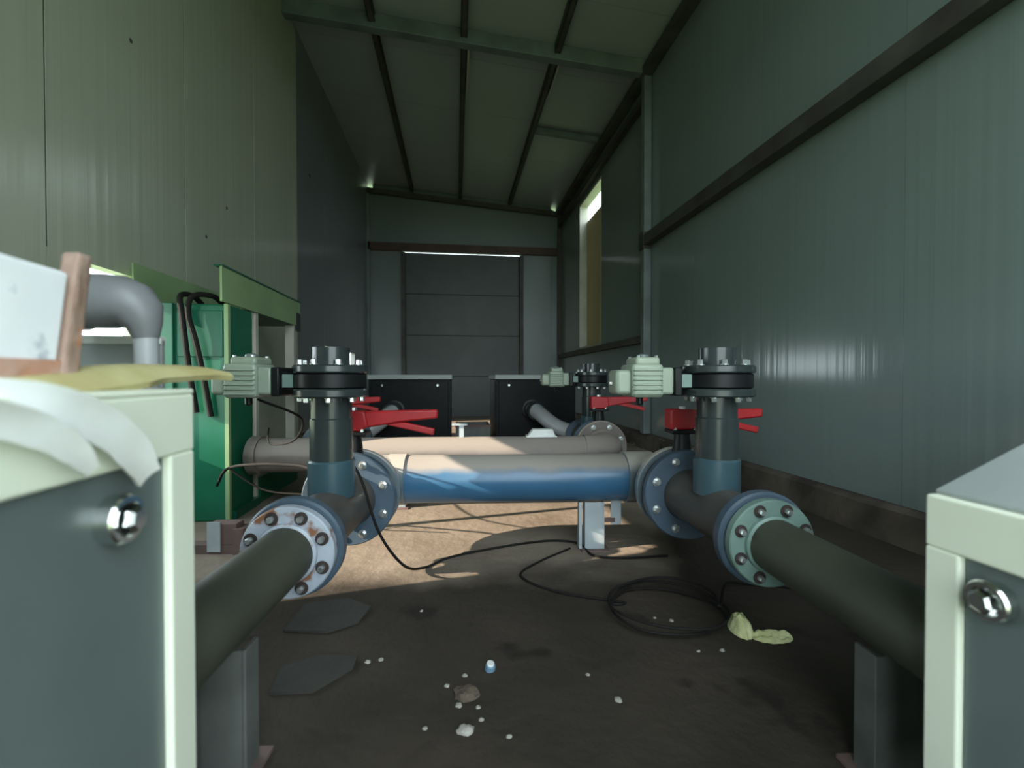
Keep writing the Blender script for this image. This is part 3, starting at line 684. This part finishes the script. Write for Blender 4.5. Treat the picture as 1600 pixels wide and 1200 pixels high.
def ribbon(name, pts, widths, thick, curl, mt, parent, side=(1, 0, 0), n=8):
    """bent strip: centre line, widths, thickness, cross curl"""
    P = spline(pts, n); Wd = []
    for i in range(len(P)):
        f = i / (len(P) - 1) * (len(widths) - 1); k = min(int(f), len(widths) - 2)
        Wd.append(widths[k] * (1 - f + k) + widths[k + 1] * (f - k))
    vs = []; fs = []; mcols = 7; sd = Vector(side)
    for lay in (1, -1):
        for i, p in enumerate(P):
            d = (P[min(i + 1, len(P) - 1)] - P[max(i - 1, 0)]).normalized()
            a = (sd - d * sd.dot(d)).normalized(); nn = a.cross(d)
            for j in range(mcols):
                s = j / (mcols - 1) * 2 - 1
                wob = 1 + .10 * noise.noise((i * .35, s * 2, parent.location.x * 9 + len(pts)))
                vs.append(p + a * s * Wd[i] / 2 * wob - nn * curl * Wd[i] * (s * s - .4) + nn * thick / 2 * lay)
    m1 = len(P) * mcols
    for i in range(len(P) - 1):
        for j in range(mcols - 1):
            q = (i * mcols + j, i * mcols + j + 1, (i + 1) * mcols + j + 1, (i + 1) * mcols + j)
            fs.append(q); fs.append(tuple(v + m1 for v in q[::-1]))
    def edge(loop):
        for a, b in zip(loop[:-1], loop[1:]): fs.append((b, a, a + m1, b + m1))
    edge([i * mcols for i in range(len(P))]); edge([i * mcols + mcols - 1 for i in range(len(P))][::-1])
    edge(list(range(mcols))[::-1]); edge([(len(P) - 1) * mcols + j for j in range(mcols)])
    return MB().add(vs, fs).build(name, mt, parent)
t = thing('foam_strip', 'curved yellowed foam strip sticking out behind the left cabinet', 'foam scrap', (-.39, .50, .672), 0)
ribbon('strip', [(-.02, -.10, .004), (-.005, .0, .006), (-.008, .10, .016), (-.006, .18, .020), (.010, .25, .020), (.026, .295, .014)], [.04, .05, .055, .045, .034, .020], .008, .14, 'foam', t, (.9, .25, -.35))
t = thing('torn_plastic_sheet', 'torn white plastic sheet with two strips hanging over the left cabinet', 'plastic sheet', (-.36, .28, .670), 0)
ribbon('sheet', [(-.004, -.30, .003), (.004, -.1, .003), (.006, .05, .003), (.004, .16, .003)], [.055, .058, .055, .03], .003, .01, 'plastic', t)
ribbon('hanging_strip', [(.018, -.02, .003), (.040, .03, -.004), (.050, .085, -.018), (.054, .125, -.042), (.053, .150, -.066)], [.022, .024, .026, .022, .012], .005, .12, 'plastic', t, (.35, .6, .7))
ribbon('hanging_strip', [(.014, .07, .003), (.040, .115, -.004), (.050, .155, -.022), (.054, .192, -.052), (.053, .222, -.086)], [.024, .028, .032, .032, .024], .005, .12, 'plastic', t, (.35, .6, .7))

# ------------------------------------------------------------------ cables on the floor
def cable(name, label, pts, r=.0045, n=10):
    o = MB().tube(spline(pts, n), r, 8).build(name, 'cable', None)
    return tag(o, label, 'cable')
f1 = frame(*O1, -.57, -.33)
cable('cable', 'black cable drooping from the left valve flange to the pipe stand', [(f1[0] + .02, f1[1], .41), (-.33 + .05, 1.44, .36), (-.235, 1.46, .20), (-.17, 1.55, .06), (-.11, 1.66, .006), (-.03, 1.74, .005), (.10, 1.80, .005), (.30, 1.86, .006), (.42, 1.87, .005), (.50, 1.82, .006), (.52, 1.70, .005), (.62, 1.66, .005), (.80, 1.66, .005)])
loop = [(.45, 1.78, .005), (.30, 1.66, .005), (.22, 1.55, .005), (.32, 1.42, .005), (.50, 1.33, .006)]
for i in range(26):
    a = R(150 - i * 36); rr = .145 + .012 * math.sin(i * 1.7)
    loop.append((.60 + rr * 1.1 * math.cos(a) + .01 * math.sin(i), 1.255 + rr * math.sin(a), .006 + .0018 * i))
loop += [(.85, 1.36, .03), (.95, 1.40, .006), (1.10, 1.35, .005)]
cable('cable', 'thin black cable coiled on the dark floor by the crumpled cloth', loop, .004, 6)
cable('cable', 'dark cable running from the green machine to the left tee', [(-1.06, 2.2, .20), (-.95, 2.05, .30), (-.80, 1.95, .335), (-.60, 1.85, .345), (-.50, 1.74, .34), (-.44, 1.64, .36)], .006)
cable('cable', 'thin black wire hanging from the left sage actuator', [(-.10 + f1[0] - .12, 1.42, .62), (f1[0] - .14, 1.55, .55), (-.62, 1.85, .44), (-.80, 2.1, .40), (-1.0, 2.62, .41)], .004)
cable('cable', 'slack black wire sagging in front of the brown header at the left', [(-.93, 2.02, .31), (-.80, 2.02, .22), (-.66, 2.0, .20), (-.50, 1.95, .21)], .004)

# ------------------------------------------------------------------ litter
def lump(name, mt, loc, sx, sy, sz, seed, nseg=14):
    mb = MB(); vs = []; fs = []; nr = 8
    for i in range(nr + 1):
        ph = math.pi * i / nr
        for j in range(nseg):
            th = 2 * math.pi * j / nseg
            d = Vector((math.sin(ph) * math.cos(th), math.sin(ph) * math.sin(th), math.cos(ph)))
            k = 1 + .38 * noise.noise(d * 1.7 + Vector((seed, 0, 0)))
            vs.append((d.x * sx * k, d.y * sy * k, max(-.0, (d.z * .9 + .35) * sz * k)))
    for i in range(nr):
        for j in range(nseg):
            q = (j + 1) % nseg
            fs.append((i * nseg + j, i * nseg + q, (i + 1) * nseg + q, (i + 1) * nseg + j))
    o = mb.add(vs, fs).build(name, mt, None); o.location = loc
    return o
g = thing('crumpled_cloth', 'crumpled yellow-green cloth lying on the floor by the coiled cable', 'cloth', (.80, 1.125, 0), R(-8))
g.scale = (.85, .85, .85)
def crumple(name, nx, ny, sx, sy, hfun, parent, loc):
    vs = []; fs = []
    for lay in (1, 0):
        for i in range(nx + 1):
            for j in range(ny + 1):
                u, v = i / nx * 2 - 1, j / ny * 2 - 1
                k = math.sqrt(max(0, 1 - .5 * u * u)); k2 = math.sqrt(max(0, 1 - .5 * v * v))
                x, y = u * k2 * sx * (1 + .15 * noise.noise((u * 2, v * 2, 4))), v * k * sy * (1 + .15 * noise.noise((u * 2, v * 2, 8)))
                edge = max(abs(u), abs(v)) ** 4
                h = hfun(u, v) * (1 - edge) + .006 * edge
                vs.append((x, y, h if lay else max(.0005, h - .006)))
    m1 = (nx + 1) * (ny + 1)
    for i in range(nx):
        for j in range(ny):
            q = (i * (ny + 1) + j, (i + 1) * (ny + 1) + j, (i + 1) * (ny + 1) + j + 1, i * (ny + 1) + j + 1)
            fs.append(q); fs.append(tuple(w + m1 for w in q[::-1]))
    per = [i * (ny + 1) for i in range(nx + 1)] + [nx * (ny + 1) + j for j in range(1, ny + 1)] + [i * (ny + 1) + ny for i in range(nx - 1, -1, -1)] + [j for j in range(ny - 1, 0, -1)]
    for a_, b_ in zip(per, per[1:] + per[:1]): fs.append((b_, a_, a_ + m1, b_ + m1))
    o = MB().add(vs, fs).build(name, 'glove', parent); o.location = loc
    return o
crumple('bunched_end', 18, 18, .034, .050, lambda u, v: .020 + .034 * max(0, 1 - u * u - v * v * .7) + .012 * noise.noise((u * 3, v * 3, 1)), g, (-.048, .022, 0))
crumple('flat_fold', 22, 14, .062, .030, lambda u, v: .014 + .010 * math.sin(v * 4 + u) * (1 - abs(v)) + .007 * noise.noise((u * 4, v * 3, 6)), g, (.028, -.018, 0))

t = thing('bottle_cap', 'small blue plastic bottle cap on the dark floor', 'bottle cap', (.078, 1.066, 0), 0)
MB().lathe((0, 0, .0), (.15, -.1, 1), [(0, .012), (.012, .012), (.014, .010)], 18).build('cap_shell', 'cap', t)
MB().lathe((.001, -.001, .011), (.15, -.1, 1), [(0, .0095), (.007, .0085)], 14).build('cap_top', 'plastic', t)
tag(lump('mud_clod', 'clod', (.022, .985, 0), .030, .020, .012, 3.1), 'dark clod of dried mud on the open floor', 'mud clod')
tag(lump('pale_stone', 'stone', (.018, .885, 0), .016, .012, .008, 5.2), 'palest and biggest stone chip near the bottom of the floor', 'stone')
spots_ = [((-.02, 1.02), 'tiny pale pebble behind the mud clod and to its left'), ((.045, .945), 'tiny pale pebble at the near right of the mud clod'),
          ((.005, .955), 'tiny pale pebble directly in front of the mud clod'), ((.05, .91), 'tiny pale pebble between the mud clod and the biggest stone chip'),
          ((-.21, 1.13), 'left pebble of the pair beside the pointed cardboard scrap'), ((-.18, 1.135), 'right pebble of the pair beside the pointed cardboard scrap'),
          ((.56, 1.24), 'left pebble of the pair lying inside the cable coil'), ((.60, 1.22), 'right pebble of the pair lying inside the cable coil'),
          ((.60, 1.075), 'left pebble of the pair in front of the cable coil'), ((.66, 1.07), 'right pebble of the pair in front of the cable coil'),
          ((.30, 1.02), 'lone tiny pebble on bare floor between bottle cap and yellow-green cloth'), ((-.06, .90), 'tiny pale pebble to the left of the biggest stone chip'),
          ((.02, 1.05), 'tiny pale pebble just left of the blue bottle cap'), ((.34, .93), 'lone tiny pebble on bare floor right of the stone chips, near the camera'),
          ((-.10, 1.36), 'lone tiny pebble near the edge of the sunlit floor'), ((.10, .86), 'tiny pale pebble to the right of the biggest stone chip')]
for i, ((x, y), lab) in enumerate(spots_):
    s = random.uniform(.004, .0075)
    tag(lump('pebble', 'stone', (x, y, 0), s * 1.2, s, s * .7, i * 1.3, 9), lab, 'pebble', 'pebbles on the floor')
def flat_scrap(loc, poly, label, rz=0.):
    mb = MB(); n = len(poly)
    vs = [(x, y, .0008) for x, y in poly] + [(x, y, .004 + .006 * (noise.noise((x * 9, y * 9, 2)) + .6)) for x, y in poly] + [(0, 0, .007)]
    fs = [tuple(range(n))[::-1]] + [(i, (i + 1) % n, n + (i + 1) % n, n + i) for i in range(n)] + [(n + i, n + (i + 1) % n, 2 * n) for i in range(n)]
    o = mb.add(vs, fs).build('cardboard_scrap', 'card', None, smooth=False); o.location = loc; o.rotation_euler = (0, 0, rz)
    return tag(o, label, 'cardboard', 'cardboard scraps under the left pipe')
flat_scrap((-.36, 1.36, 0), [(-.10, -.07), (.02, -.09), (.09, -.05), (.11, .03), (.03, .10), (-.09, .08)], 'torn cardboard scrap under the rusty left flange')
flat_scrap((-.32, 1.10, 0), [(-.09, -.05), (.0, -.07), (.08, -.01), (.09, .03), (.0, .07), (-.08, .05)], 'pointed cardboard scrap beside the left pipe stand', R(10))
